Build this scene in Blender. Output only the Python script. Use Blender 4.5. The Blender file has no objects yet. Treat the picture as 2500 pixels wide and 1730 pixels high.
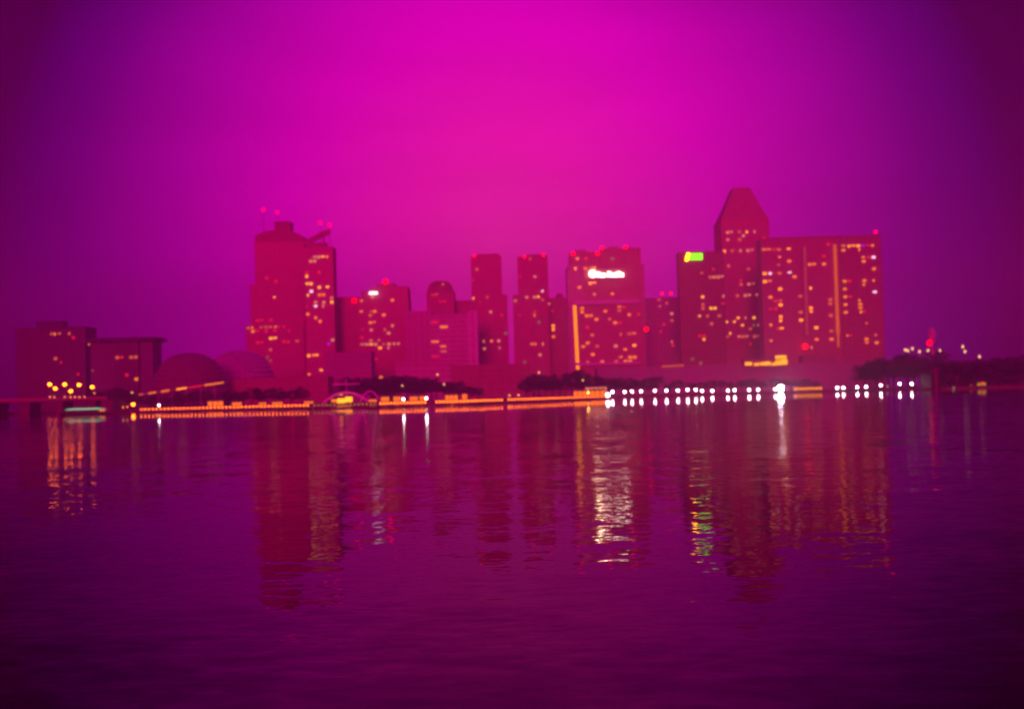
import bpy, bmesh, math, random
from mathutils import Vector, Matrix
random.seed(7)
R = math.radians
sc = bpy.context.scene
col = sc.collection

# ------------------------------------------------------------------ camera
F = 3165.0            # focal length in pixels of the 2500 px wide photograph (50 mm)
CAM_H = 2.85
ROLL = R(1.56)
PITCH = math.atan(102.0 / F)
cam_d = bpy.data.cameras.new('camera')
cam = bpy.data.objects.new('camera', cam_d)
col.objects.link(cam)
cam_d.sensor_width = 39.5
cam_d.lens = 50.0
cam_d.clip_start = 0.5
cam_d.clip_end = 20000
cam.matrix_world = Matrix.Translation((0, 0, CAM_H)) @ Matrix.Rotation(R(90) + PITCH, 4, 'X') @ Matrix.Rotation(-ROLL, 4, 'Z')
cam_d.dof.use_dof = True
cam_d.dof.focus_distance = 18.0
cam_d.dof.aperture_fstop = 1.2
sc.camera = cam

# ------------------------------------------------------------------ world (dusk sky) and sun
SUN_EL, SUN_AZ = R(9), R(186)         # low sun behind the viewer
w = bpy.data.worlds.new('World')
sc.world = w
w.use_nodes = True
nt = w.node_tree
nt.nodes.clear()
def N(t, tree, **kw):
    n = tree.nodes.new(t)
    for k, v in kw.items():
        setattr(n, k, v)
    return n
def L(tree, a, b): tree.links.new(a, b)
def math_n(tree, op, a, b=None, c=None, clamp=False):
    n = N('ShaderNodeMath', tree, operation=op)
    n.use_clamp = clamp
    for i, v in enumerate((a, b, c)):
        if v is None: continue
        if isinstance(v, (int, float)): n.inputs[i].default_value = v
        else: L(tree, v, n.inputs[i])
    return n.outputs[0]
out = N('ShaderNodeOutputWorld', nt)
geo = N('ShaderNodeTexCoord', nt)
sep = N('ShaderNodeSeparateXYZ', nt)
L(nt, geo.outputs['Generated'], sep.inputs[0])
az = math_n(nt, 'ARCTAN2', sep.outputs[0], sep.outputs[1])       # 0 = straight over the bay
el = math_n(nt, 'ARCSINE', sep.outputs[2])
a1 = math_n(nt, 'DIVIDE', math_n(nt, 'SUBTRACT', az, -0.004), 0.385)
e1 = math_n(nt, 'DIVIDE', math_n(nt, 'SUBTRACT', el, 0.110), 0.385)
rr = math_n(nt, 'SQRT', math_n(nt, 'ADD', math_n(nt, 'MULTIPLY', a1, a1), math_n(nt, 'MULTIPLY', e1, e1)))
ramp = N('ShaderNodeValToRGB', nt)
L(nt, math_n(nt, 'MULTIPLY', rr, 0.5, clamp=True), ramp.inputs[0])
cr = ramp.color_ramp
SKY = [(0.0, (1.16, 0.026, 0.48)), (0.10, (1.10, 0.010, 0.50)), (0.22, (0.86, 0.0, 0.54)),
       (0.33, (0.44, 0.0, 0.37)), (0.42, (0.13, 0.0, 0.19)), (0.465, (0.040, 0.0, 0.11)),
       (0.495, (0.010, 0.0, 0.03)), (0.58, (0.002, 0.0, 0.006)), (1.0, (0.002, 0.0, 0.006))]
cr.elements[0].position = SKY[0][0]; cr.elements[0].color = (*SKY[0][1], 1)
cr.elements[1].position = SKY[-1][0]; cr.elements[1].color = (*SKY[-1][1], 1)
for p, c in SKY[1:-1]:
    e = cr.elements.new(p); e.color = (*c, 1)
bg1 = N('ShaderNodeBackground', nt); L(nt, ramp.outputs[0], bg1.inputs[0])
cm = N('ShaderNodeMapping', nt); cm.inputs['Scale'].default_value = (1.6, 1.6, 9.0); L(nt, geo.outputs['Generated'], cm.inputs['Vector'])
cn = N('ShaderNodeTexNoise', nt); cn.inputs['Scale'].default_value = 2.2; cn.inputs['Detail'].default_value = 5; L(nt, cm.outputs[0], cn.inputs['Vector'])
cmr = N('ShaderNodeMapRange', nt); cmr.inputs[1].default_value = .3; cmr.inputs[2].default_value = .7; cmr.inputs[3].default_value = .93; cmr.inputs[4].default_value = 1.09
L(nt, cn.outputs[0], cmr.inputs[0]); L(nt, cmr.outputs[0], bg1.inputs[1])      # faint thin cloud
# crimson glow added to the sky behind the viewer, lights the facades
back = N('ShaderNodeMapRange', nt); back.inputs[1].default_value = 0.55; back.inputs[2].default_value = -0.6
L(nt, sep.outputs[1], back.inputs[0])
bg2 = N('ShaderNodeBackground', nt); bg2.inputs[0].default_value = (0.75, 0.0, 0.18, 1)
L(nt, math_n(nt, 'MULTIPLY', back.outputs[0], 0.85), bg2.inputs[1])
sky = N('ShaderNodeTexSky', nt, sky_type='NISHITA')
sky.sun_disc = False; sky.sun_elevation = SUN_EL; sky.sun_rotation = SUN_AZ
tint = N('ShaderNodeMix', nt, data_type='RGBA', blend_type='MULTIPLY'); tint.inputs[0].default_value = 1.0
L(nt, sky.outputs[0], tint.inputs[6]); tint.inputs[7].default_value = (1.0, 0.0, 0.5, 1)
bg3 = N('ShaderNodeBackground', nt); L(nt, tint.outputs[2], bg3.inputs[0]); bg3.inputs[1].default_value = 0.006
ad1 = N('ShaderNodeAddShader', nt); ad2 = N('ShaderNodeAddShader', nt)
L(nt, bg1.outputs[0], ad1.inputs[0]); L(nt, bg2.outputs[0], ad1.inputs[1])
L(nt, ad1.outputs[0], ad2.inputs[0]); L(nt, bg3.outputs[0], ad2.inputs[1])
# bright upper dusk sky, glow added overhead to brighten the haze
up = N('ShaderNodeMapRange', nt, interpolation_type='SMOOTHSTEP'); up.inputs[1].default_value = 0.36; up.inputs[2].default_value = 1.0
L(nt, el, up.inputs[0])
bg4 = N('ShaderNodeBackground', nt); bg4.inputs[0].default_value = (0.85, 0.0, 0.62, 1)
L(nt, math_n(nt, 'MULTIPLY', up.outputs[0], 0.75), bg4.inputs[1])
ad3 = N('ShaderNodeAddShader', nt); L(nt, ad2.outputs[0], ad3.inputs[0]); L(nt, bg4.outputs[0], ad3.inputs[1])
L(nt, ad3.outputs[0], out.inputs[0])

sd = bpy.data.lights.new('sun', 'SUN'); sd.energy = 3.3; sd.angle = R(12); sd.color = (1.0, 0.0, 0.16)
sun = bpy.data.objects.new('sun', sd); col.objects.link(sun)
sd_dir = Vector((math.sin(SUN_AZ) * math.cos(SUN_EL), math.cos(SUN_AZ) * math.cos(SUN_EL), math.sin(SUN_EL)))
sun.rotation_euler = sd_dir.to_track_quat('Z', 'Y').to_euler()

sc.view_settings.view_transform = 'Standard'
sc.view_settings.look = 'None'
sc.view_settings.exposure = 0.0
sc.view_settings.gamma = 1.0
sc.view_settings.use_curve_mapping = False
sc.cycles.max_bounces = 6
sc.cycles.volume_bounces = 0
sc.cycles.sample_clamp_indirect = 30

# ------------------------------------------------------------------ helpers
def at(px, py, Y):
    dx, dy = px - 1250, py - 865
    u = dx * math.cos(ROLL) - dy * math.sin(ROLL)
    v = dx * math.sin(ROLL) + dy * math.cos(ROLL)
    y = F * math.cos(PITCH) + v * math.sin(PITCH)
    z = F * math.sin(PITCH) - v * math.cos(PITCH)
    s = Y / y
    return Vector((u * s, Y, CAM_H + z * s))

_mats = {}
def mat(name, rgb, rough=0.8, noise=0.12, scale=0.15, metallic=0.0):
    if name in _mats: return _mats[name]
    m = bpy.data.materials.new(name); m.use_nodes = True
    t = m.node_tree; b = t.nodes['Principled BSDF']
    b.inputs['Roughness'].default_value = rough; b.inputs['Metallic'].default_value = metallic
    tc = N('ShaderNodeTexCoord', t); nz = N('ShaderNodeTexNoise', t); nz.inputs['Scale'].default_value = scale
    nz.inputs['Detail'].default_value = 6
    L(t, tc.outputs['Object'], nz.inputs['Vector'])
    rp = N('ShaderNodeValToRGB', t)
    rp.color_ramp.elements[0].position = 0.3; rp.color_ramp.elements[1].position = 0.7
    rp.color_ramp.elements[0].color = (*[c * (1 - noise) for c in rgb], 1)
    rp.color_ramp.elements[1].color = (*[min(1, c * (1 + noise)) for c in rgb], 1)
    L(t, nz.outputs[0], rp.inputs[0]); L(t, rp.outputs[0], b.inputs['Base Color'])
    _mats[name] = m
    return m
def emit(name, rgb, strength=1.0, sample=False):
    if name in _mats: return _mats[name]
    m = bpy.data.materials.new(name); m.use_nodes = True
    t = m.node_tree; t.nodes.clear()
    o = N('ShaderNodeOutputMaterial', t); e = N('ShaderNodeEmission', t)
    e.inputs[0].default_value = (*rgb, 1); e.inputs[1].default_value = strength
    L(t, e.outputs[0], o.inputs[0])
    if not sample: m.cycles.emission_sampling = 'NONE'
    _mats[name] = m
    return m

GRAN = mat('red_granite', (0.40, 0.14, 0.20), 0.7)
GRAN2 = mat('dark_red_granite', (0.30, 0.12, 0.15), 0.7)
CONC = mat('pale_concrete', (0.42, 0.38, 0.42), 0.85, 0.08)
PALE = mat('white_concrete', (0.55, 0.5, 0.6), 0.85, 0.06)
BROWN = mat('brown_stone', (0.26, 0.14, 0.12), 0.8)
DUSKY = mat('dimmed_dark_stone', (0.06, 0.05, 0.07), 0.85)  # dark stone, dimmed further in its colour for the left frame edge
GLASS = mat('dark_glazing', (0.30, 0.11, 0.15), 0.4, 0.3, 0.4)
METAL = mat('grey_metal', (0.22, 0.2, 0.22), 0.5, metallic=0.4)
DARKM = mat('dark_metal', (0.05, 0.045, 0.05), 0.5)
LEAF = mat('foliage', (0.045, 0.07, 0.03), 0.7, 0.5, 0.6)
LEAF2 = mat('foliage_dark', (0.03, 0.05, 0.022), 0.7, 0.5, 0.6)
BARK = mat('bark', (0.10, 0.07, 0.05), 0.9)
DECK = mat('weathered_deck', (0.10, 0.08, 0.08), 0.8)
LAND = mat('paved_ground', (0.14, 0.12, 0.12), 0.9, 0.2, 0.02)
STONE = mat('quay_stone', (0.12, 0.09, 0.09), 0.9, 0.3, 0.3)
SAIL = mat('white_membrane', (0.6, 0.5, 0.7), 0.6, 0.04)

E = {
 'o': emit('orange_window_light', (1.0, 0.18, 0.0), 1.65),
 'O': emit('strong_orange_light', (1.0, 0.25, 0.002), 2.6),
 'y': emit('yellow_window_light', (0.95, 0.34, 0.01), 2.2),
 'p': emit('pale_window_light', (0.75, 0.19, 0.10), 1.6),
 'd': emit('dim_window_light', (0.70, 0.09, 0.02), 1.5),
 'r': emit('red_window_light', (0.85, 0.01, 0.02), 1.3),
 'w': emit('white_window_light', (1.0, 0.55, 0.8), 2.0),
 'g': emit('greenish_window_light', (0.22, 0.16, 0.05), 1.0),
 'v': emit('violet_window_light', (0.6, 0.01, 0.9), 1.0),
}
BEACON = emit('red_beacon_light', (1.0, 0.0, 0.0), 9)
SIGNW = emit('white_sign_light', (1.0, 0.74, 0.58), 13)
SIGNO = emit('orange_sign_light', (1.0, 0.4, 0.01), 9)
SIGNG = emit('green_sign_light', (0.19, 1.0, 0.0), 3.0)
LAMPW = emit('white_lamp_light', (1.0, 0.72, 0.78), 22, True)
LAMPV = emit('violet_flood_light', (0.95, 0.7, 1.0), 300, True)
LAMPO = emit('orange_lamp_light', (1.0, 0.22, 0.005), 14, True)
LAMPS = emit('orange_rail_light', (1.0, 0.13, 0.0), 8)
LAMPY = emit('yellow_rail_light', (0.65, 0.28, 0.01), 1.5)
STREETO = emit('amber_street_light', (1.0, 0.12, 0.001), 34, True)
STREETP = emit('pale_street_light', (1.0, 0.50, 0.16), 2.2)
GLOW = emit('amber_interior_light', (1.0, 0.15, 0.0), 1.8, True)
GLOWY = emit('yellow_interior_light', (1.0, 0.38, 0.0), 2.0)
CYAN = emit('pale_green_light', (0.35, 0.75, 0.42), 1.0)
WHITEL = emit('white_pontoon_light', (1.0, 0.85, 0.8), 14, True)

class MB:
    """collects shapes; build() links them as ONE mesh object"""
    def __init__(s): s.v = []; s.f = []
    def add(s, vs, fs):
        o = len(s.v); s.v += [tuple(v) for v in vs]; s.f += [tuple(i + o for i in f) for f in fs]
    def box(s, x0, x1, y0, y1, z0, z1):
        s.add([(x0,y0,z0),(x1,y0,z0),(x1,y1,z0),(x0,y1,z0),(x0,y0,z1),(x1,y0,z1),(x1,y1,z1),(x0,y1,z1)],
              [(3,2,1,0),(4,5,6,7),(0,1,5,4),(1,2,6,5),(2,3,7,6),(3,0,4,7)])
    def prism(s, pts, z0, z1, top=None):
        """pts ccw in xy; top: other polygon for the upper ring"""
        top = top or pts; n = len(pts)
        s.add([(x,y,z0) for x,y in pts] + [(x,y,z1) for x,y in top],
              [tuple(range(n))[::-1], tuple(range(n, 2*n))] + [(i,(i+1)%n,n+(i+1)%n,n+i) for i in range(n)])
    def vprism(s, pts, y0, y1):
        """pts in xz, extruded along y"""
        n = len(pts)
        s.add([(x,y0,z) for x,z in pts] + [(x,y1,z) for x,z in pts],
              [tuple(range(n)), tuple(range(n, 2*n))[::-1]] + [(i,n+i,n+(i+1)%n,(i+1)%n) for i in range(n)])
    def cyl(s, p, q, r0, r1=None, n=8):
        r1 = r0 if r1 is None else r1
        p, q = Vector(p), Vector(q); d = (q - p).normalized()
        a = d.orthogonal().normalized(); b = d.cross(a)
        vs = [p + (a*math.cos(t) + b*math.sin(t))*r0 for t in [2*math.pi*i/n for i in range(n)]]
        vs += [q + (a*math.cos(t) + b*math.sin(t))*r1 for t in [2*math.pi*i/n for i in range(n)]]
        s.add(vs, [(i,(i+1)%n,n+(i+1)%n,n+i) for i in range(n)] + [tuple(range(n))[::-1], tuple(range(n,2*n))])
    def ball(s, c, r, nu=10, nv=6, sz=1.0):
        c = Vector(c); vs = [c + Vector((0,0,-r*sz))]
        for j in range(1, nv):
            t = -math.pi/2 + math.pi*j/nv
            for i in range(nu):
                a = 2*math.pi*i/nu
                vs.append(c + Vector((r*math.cos(t)*math.cos(a), r*math.cos(t)*math.sin(a), r*sz*math.sin(t))))
        vs.append(c + Vector((0,0,r*sz))); fs = []
        for i in range(nu): fs.append((0, 1+(i+1)%nu, 1+i))
        for j in range(nv-2):
            for i in range(nu):
                a = 1+j*nu
                fs.append((a+i, a+(i+1)%nu, a+nu+(i+1)%nu, a+nu+i))
        l = len(vs)-1; a = 1+(nv-2)*nu
        for i in range(nu): fs.append((a+i, a+(i+1)%nu, l))
        s.add(vs, fs)
    def build(s, name, m, parent=None, org=None):
        me = bpy.data.meshes.new(name)
        o = Vector(org) if org is not None else Vector((0,0,0))
        me.from_pydata([tuple(Vector(v) - o) for v in s.v], [], s.f); me.update()
        me.materials.append(m)
        ob = bpy.data.objects.new(name, me); col.objects.link(ob)
        ob.location = o
        if parent is not None: ob.parent = parent
        return ob

def tag(o, label=None, cat=None, group=None, kind=None):
    if label: o['label'] = label
    if cat: o['category'] = cat
    if group: o['group'] = group
    if kind: o['kind'] = kind
    return o
def empty(name, loc, label=None, cat=None, group=None):
    o = bpy.data.objects.new(name, None); col.objects.link(o); o.location = loc
    o.empty_display_size = 1.0
    return tag(o, label, cat, group)
def copy_tree(o, parent=None):
    c = o.copy(); col.objects.link(c); c.parent = parent
    for ch in list(o.children): copy_tree(ch, c)
    return c

# ------------------------------------------------------------------ setting: water, land, quay
def water_material():
    m = bpy.data.materials.new('bay_water'); m.use_nodes = True
    t = m.node_tree; b = t.nodes['Principled BSDF']
    b.inputs['Base Color'].default_value = (0.010, 0.004, 0.012, 1)
    b.inputs['Roughness'].default_value = 0.02
    b.inputs['IOR'].default_value = 1.08
    g = N('ShaderNodeNewGeometry', t)
    def slopes(scale, detail, amp, off):
        mp = N('ShaderNodeMapping', t); mp.inputs['Scale'].default_value = (scale*0.55, scale, 1)
        mp.inputs['Location'].default_value = (off, off*1.7, 0)
        L(t, g.outputs['Position'], mp.inputs['Vector'])
        nz = N('ShaderNodeTexNoise', t); nz.inputs['Scale'].default_value = 1.0
        nz.inputs['Detail'].default_value = detail; nz.inputs['Roughness'].default_value = 0.6
        L(t, mp.outputs[0], nz.inputs['Vector'])
        sb = N('ShaderNodeVectorMath', t, operation='SUBTRACT'); L(t, nz.outputs['Color'], sb.inputs[0]); sb.inputs[1].default_value = (0.5,0.5,0.5)
        ml = N('ShaderNodeVectorMath', t, operation='SCALE'); L(t, sb.outputs[0], ml.inputs[0]); ml.inputs['Scale'].default_value = amp
        return ml.outputs[0]
    s1 = slopes(3.2, 3, 0.30, 3.1); s2 = slopes(0.55, 4, 0.19, 17.0)
    sm = N('ShaderNodeVectorMath', t, operation='ADD'); L(t, s1, sm.inputs[0]); L(t, s2, sm.inputs[1])
    # breeze: the water is calm along the far quay and ruffled in a band in front of it
    sp = N('ShaderNodeSeparateXYZ', t); L(t, g.outputs['Position'], sp.inputs[0])
    pz = N('ShaderNodeTexNoise', t); pz.inputs['Scale'].default_value = 0.008; pz.inputs['Detail'].default_value = 3
    mp = N('ShaderNodeMapping', t); mp.inputs['Scale'].default_value = (0.35, 1, 1)
    L(t, g.outputs['Position'], mp.inputs['Vector']); L(t, mp.outputs[0], pz.inputs['Vector'])
    yy = math_n(t, 'ADD', sp.outputs[1], math_n(t, 'MULTIPLY', math_n(t, 'SUBTRACT', pz.outputs[0], 0.5), 60))
    rp = N('ShaderNodeValToRGB', t); L(t, math_n(t, 'DIVIDE', yy, 1000, clamp=True), rp.inputs[0])
    els = rp.color_ramp.elements
    els[0].position = 0.0; els[0].color = (.30,)*3 + (1,)
    els[1].position = 1.0; els[1].color = (.05,)*3 + (1,)
    for p, v in ((0.04, .45), (0.07, .55), (0.12, .75), (0.20, 1.4), (0.32, 1.9), (0.38, .10)):
        e = els.new(p); e.color = (v, v, v, 1)
    sc2 = N('ShaderNodeVectorMath', t, operation='SCALE'); L(t, sm.outputs[0], sc2.inputs[0])
    wp = N('ShaderNodeTexNoise', t); wp.inputs['Scale'].default_value = 0.03; wp.inputs['Detail'].default_value = 4
    wm = N('ShaderNodeMapping', t); wm.inputs['Scale'].default_value = (0.5, 1.6, 1); wm.inputs['Location'].default_value = (40, 7, 0)
    L(t, g.outputs['Position'], wm.inputs['Vector']); L(t, wm.outputs[0], wp.inputs['Vector'])
    wr = N('ShaderNodeMapRange', t); wr.inputs[1].default_value = .35; wr.inputs[2].default_value = .65; wr.inputs[3].default_value = .7; wr.inputs[4].default_value = 1.35
    L(t, wp.outputs[0], wr.inputs[0])
    L(t, math_n(t, 'MULTIPLY', rp.outputs[0], wr.outputs[0]), sc2.inputs['Scale'])
    fl = N('ShaderNodeVectorMath', t, operation='MULTIPLY'); L(t, sc2.outputs[0], fl.inputs[0]); fl.inputs[1].default_value = (1,1,0)
    ad = N('ShaderNodeVectorMath', t, operation='ADD'); L(t, fl.outputs[0], ad.inputs[0]); ad.inputs[1].default_value = (0,0,1)
    no = N('ShaderNodeVectorMath', t, operation='NORMALIZE'); L(t, ad.outputs[0], no.inputs[0])
    L(t, no.outputs[0], b.inputs['Normal'])
    return m
b = MB(); b.add([(-2500,-60,0),(2500,-60,0),(2500,3000,0),(-2500,3000,0)], [(0,1,2,3)])
tag(b.build('bay_water', water_material()), kind='structure')
b = MB(); b.box(-2400, 2400, 906, 2950, -3, 1.25)
tag(b.build('land_ground', LAND), kind='structure')
b = MB(); b.box(-2400, 2400, 903.5, 905.99, -3, 1.45); b.box(-2400, 2400, 903.2, 903.5, 0.9, 1.1)
tag(b.build('quay_kerb', STONE), kind='structure')

# ------------------------------------------------------------------ towers
def zc(o, s): return lambda x, y: (o[0] + x / s, o[1] + y / s)
Z2 = zc((550,480), 4.433); Z3 = zc((550,760), 4.614); Z4 = zc((950,580), 4.614)
Z6 = zc((1350,580), 5.7); Z1 = zc((1350,840), 5.7675); Z7 = zc((1640,440), 3.469); Z8 = zc((1900,540), 4.433)

class Tower:
    def __init__(s, name, label, Y, cat='building', group=None):
        s.Y = Y; s.root = None; s.name = name; s.label = label; s.cat = cat; s.group = group
        s.blocks = []; s.used = set()
    def block(s, xl, xr, ytop, depth=35, bay=4.0, fl=3.6, wall=GRAN, glass=GLASS, z0=1.2, front=0.0, pier=0.9, slab=1.1, cap=1.2, side=True):
        """a block from photo columns xl..xr at row ytop; front = how far it stands proud of the tower's face"""
        Y = s.Y - front
        A, B = at(xl, ytop, Y), at(xr, ytop, Y)
        x0, x1, zt = A.x, B.x, (A.z + B.z) / 2
        if s.root is None:
            s.org = Vector(((x0+x1)/2, s.Y, z0)); s.root = empty(s.name, s.org, s.label, s.cat, s.group)
        g = MB(); g.box(x0, x1, Y, Y+depth, z0, zt); gl = g.build('glazing', glass, s.root, None)
        gl.location = -s.org
        wl = MB(); nb = max(1, round((x1-x0)/bay)); bw = (x1-x0)/nb; nf = max(1, round((zt-z0)/fl)); fh = (zt-z0)/nf
        for k in range(nf):
            z = z0 + k*fh
            wl.box(x0-.35, x1+.35, Y-.35, Y+depth+.35, z, z+slab)
        wl.box(x0-.5, x1+.5, Y-.5, Y+depth+.5, zt-.2, zt+cap)
        for k in range(nb+1):
            x = min(max(x0 + k*bw, x0+pier/2-.42), x1-pier/2+.42)
            wl.box(x-pier/2, x+pier/2, Y-.45, Y+.2, z0, zt-.25)
        if side:
            nd = max(2, round(depth/bay/1.5))
            for k in range(nd+1):
                y = Y + depth*k/nd
                for (sa, sb) in ((x0-.44, x0+.2), (x1-.2, x1+.44)): wl.box(sa, sb, y-.4 if k else y+.25, y+.4, z0, zt-.25)
        wo = wl.build('wall', wall, s.root); wo.location = -s.org
        s.blocks.append((x0, x1, Y, z0, zt, bw, fh, slab, pier))
        return x0, x1, Y, zt
    def win(s, zf, items, default='o'):
        """items: (x, y[, code[, width[, height]]]) centres in a zoomed crop of the photo; each becomes whole lit bays"""
        for it in items:
            x, y = it[0], it[1]; code = it[2] if len(it) > 2 else default
            wd = it[3] if len(it) > 3 else 0; ht = it[4] if len(it) > 4 else 0
            px, py = zf(x, y)
            qx0, _ = zf(x - wd/2, y); qx1, _ = zf(x + wd/2, y); _, qy0 = zf(x, y-ht/2); _, qy1 = zf(x, y+ht/2)
            best = None
            for bl in sorted(s.blocks, key=lambda b_: b_[2]):
                P = at(px, py, bl[2])
                if bl[0]-2 <= P.x <= bl[1]+2 and P.z <= bl[4]+2: best = bl; break
            if best is None: best = s.blocks[0]
            x0, x1, Y, z0, zt, bw, fh, slab, pier = best
            P = at(px, py, Y); mpp = Y / F
            nbx = max(1, round((qx1-qx0-6)*mpp/bw)) if wd > 45 else 1
            nfy = max(1, round((qy1-qy0-8)*mpp/fh)) if ht else 1
            nb = round((x1-x0)/bw); nf = round((zt-z0)/fh)
            i0 = int(round((P.x-x0)/bw - nbx/2)); j0 = int(round((P.z-z0)/fh - nfy/2))
            for i in range(i0, i0+nbx):
                for j in range(j0, j0+nfy):
                    i_, j_ = min(max(i,0),nb-1), min(max(j,0),nf-1)
                    key = (round(x0,1), i_, j_)
                    if key in s.used: continue
                    s.used.add(key)
                    m = MB(); xa = x0+i_*bw; za = z0+j_*fh
                    zl = za+slab+.05+(random.uniform(.3,.9)*(fh-slab)*.5 if random.random() < .35 else 0)
                    xl_ = xa+pier/2+.05; xr_ = xa+bw-pier/2-.05
                    if random.random() < .15: xr_ -= random.uniform(.2,.5)*(xr_-xl_)
                    elif random.random() < .15: xl_ += random.uniform(.2,.5)*(xr_-xl_)
                    m.box(xl_, xr_, Y-.3, Y+.05, zl, za+fh-.05)
                    c = Vector((xa+bw/2, Y, za+fh/2))
                    o = m.build('window', E[code], s.root, c); o.location = c - s.org
    def beacon(s, px, py, zbase=None, r=0.9, mast=True, Y=None):
        Y = Y or s.Y + 4
        P = at(px, py, Y); zb = zbase if zbase is not None else max(bl[4] for bl in s.blocks)
        m = MB()
        if P.z - zb > 0.5: m.cyl((P.x,Y,zb-.5), (P.x,Y,P.z-r*.8), 0.35, 0.18, 6)
        else: m.cyl((P.x,Y,P.z-2*r), (P.x,Y,P.z-r*.8), 0.3, 0.2, 6)
        mo = m.build('mast', METAL, s.root); mo.location = -s.org
        bb = MB(); bb.ball((P.x,Y,P.z), r); bo = bb.build('beacon', BEACON, mo)
    def face_lamp(s, px, py, r, m, name='beacon'):
        bl = s.blocks[-1]; P = at(px, py, bl[2]-1.5); bb = MB(); bb.ball(P, r); bb.cyl(P, P+Vector((0,1.6,0)), .25)
        o = bb.build(name, m, s.root); o.location = -s.org
    def part(s, mb, name, m):
        o = mb.build(name, m, s.root); o.location = -s.org; return o

# far left block
t = Tower('office_block', 'dark office block at the far left edge, behind the amber street lamps', 1150)
DG = mat('edge_dimmed_glazing', (0.05,0.035,0.06), .4)  # edge dimming carried into the glass colour of the left blocks
t.block(40, 207, 802, 30, wall=DUSKY, glass=DG); 
ZL = zc((100,700), 3.99)
t.win(ZL, [(110,450,'d'),(150,450,'o',60),(205,450,'d'),(255,450,'d',60),(155,700,'d'),(205,755,'r'),(375,850,'r'),(300,520,'r')])
b = MB(); A = at(110,797,1150); b.box(A.x-10, A.x+14, 1156, 1168, A.z-1, A.z+5); t.part(b, 'penthouse', DUSKY)

t = Tower('hotel_block', 'low pale block with an overhanging flat roof, left of the shell roofs', 1080)
x0,x1,Y,zt = t.block(222, 372, 838, 26, wall=mat('edge_dimmed_plaster',(0.10,0.09,0.15),.85), bay=5, glass=DG)  # pale wall, its colour darkened to imitate the dim left edge
xa,xb,_,_ = t.block(280, 337, 836, 8, wall=DUSKY, glass=DG, front=2.2, bay=4)
b = MB(); b.box(x0-3, x1+4, Y-4.5, Y+30, zt+1.6, zt+4.6); t.part(b, 'roof', DUSKY)
t.win(ZL, [(735,700,'d',10),(790,695,'r'),(860,695,'d'),(905,690,'d'),(910,885,'o',60,50),(830,880,'r'),(800,700,'r')])
t.face_lamp(*ZL(467,560), .8, E['o'], 'lamp'); t.face_lamp(*ZL(500,815), .5, E['p'], 'lamp')

# left pair of towers
t = Tower('stepped_tower', 'tall dark tower with arched crown and stepped left edge, taller of the left pair', 1250)
x0,x1,Y,zt = t.block(622, 742, 592, 40, bay=4.3)
t.block(611, 741, 696, 36, front=1.5, bay=4.3)
t.block(601, 741, 795, 36, front=3.0, bay=4.3)
b = MB()
n = 14; pts = []
A = at(621,592,Y); Bp = at(742,590,Y); top = at(690,560,Y).z
for i in range(n+1):
    a = i/n; x = A.x+.6 + (Bp.x-A.x-1.2)*a
    pts.append((x, A.z + .9 + (top-A.z-.9)*math.sin(math.pi*min(1,max(0,.12+a*.82)))**.65))
b.vprism([(pts[0][0], A.z+.9)] + pts + [(pts[-1][0], A.z+.9)], Y+.5, Y+36)
t.part(b, 'crown', GRAN2)
P0 = at(670,541,Y+8); P1 = at(708,541,Y+8)
b = MB(); b.box(P0.x, P1.x, Y+8, Y+26, top-3, P0.z); b.box(P0.x-1, P1.x+1, Y+7, Y+27, P0.z-1.5, P0.z-.7); t.part(b, 'penthouse', GRAN2)
for (a,c) in ((412,140),(562,170)): t.beacon(*Z2(a,c), zbase=top-6, r=1.3)
t.win(Z2, [(525,1115,'y'),(340,1335,'r'),(415,1335,'r'),(490,1335,'r'),(560,915,'r'),(450,885,'r'),(310,1410,'o',60),(285,1450,'o'),(530,1390,'o',50),(400,1408,'d'),(450,1405,'d'),(485,1402,'d'),(400,1440,'r'),(440,1475,'r'),(545,1475,'r'),(485,1540,'y'),(545,1535,'y',50),(360,1480,'r'),(640,1565,'r'),(690,1565,'r'),(800,1580,'d'),(260,1415,'d'),(580,1400,'r'),(645,1400,'r')])
t.win(Z3, [(490,535,'g'),(510,435,'d'),(510,570,'g'),(370,345,'r'),(410,340,'r'),(690,240,'r'),(940,385,'r')])

t = Tower('bladed_tower', 'right tower of the left pair, with a slanted blade on its roof', 1235)
x0,x1,Y,zt = t.block(743, 812, 606, 20, bay=3.8, slab=0.9)
b = MB()
q = [Z2(850,500), Z2(900,480), Z2(980,440), Z2(1060,395), Z2(1130,375)]
up = [at(x, y-6, Y+10) for x,y in q]; dn = [at(x, y+7, Y+10) for x,y in q]
b.vprism([(p.x,p.z) for p in up] + [(p.x,p.z) for p in dn[::-1]], Y+10, Y+14)
t.part(b, 'roof_blade', GRAN2)
for p in (dn[1], dn[3]):
    b = MB(); b.box(p.x-.7, p.x+.7, Y+11, Y+13, zt, p.z+2); t.part(b, 'blade_strut', GRAN2)
b = MB(); A = at(752,596,Y+18); C_ = at(800,596,Y+18); b.box(A.x, C_.x, Y+9, Y+18, zt, A.z); t.part(b, 'penthouse', GRAN2)
for (a,c) in ((1027,285),(1130,308)): t.beacon(*Z2(a,c), zbase=zt, r=1.3)
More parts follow.
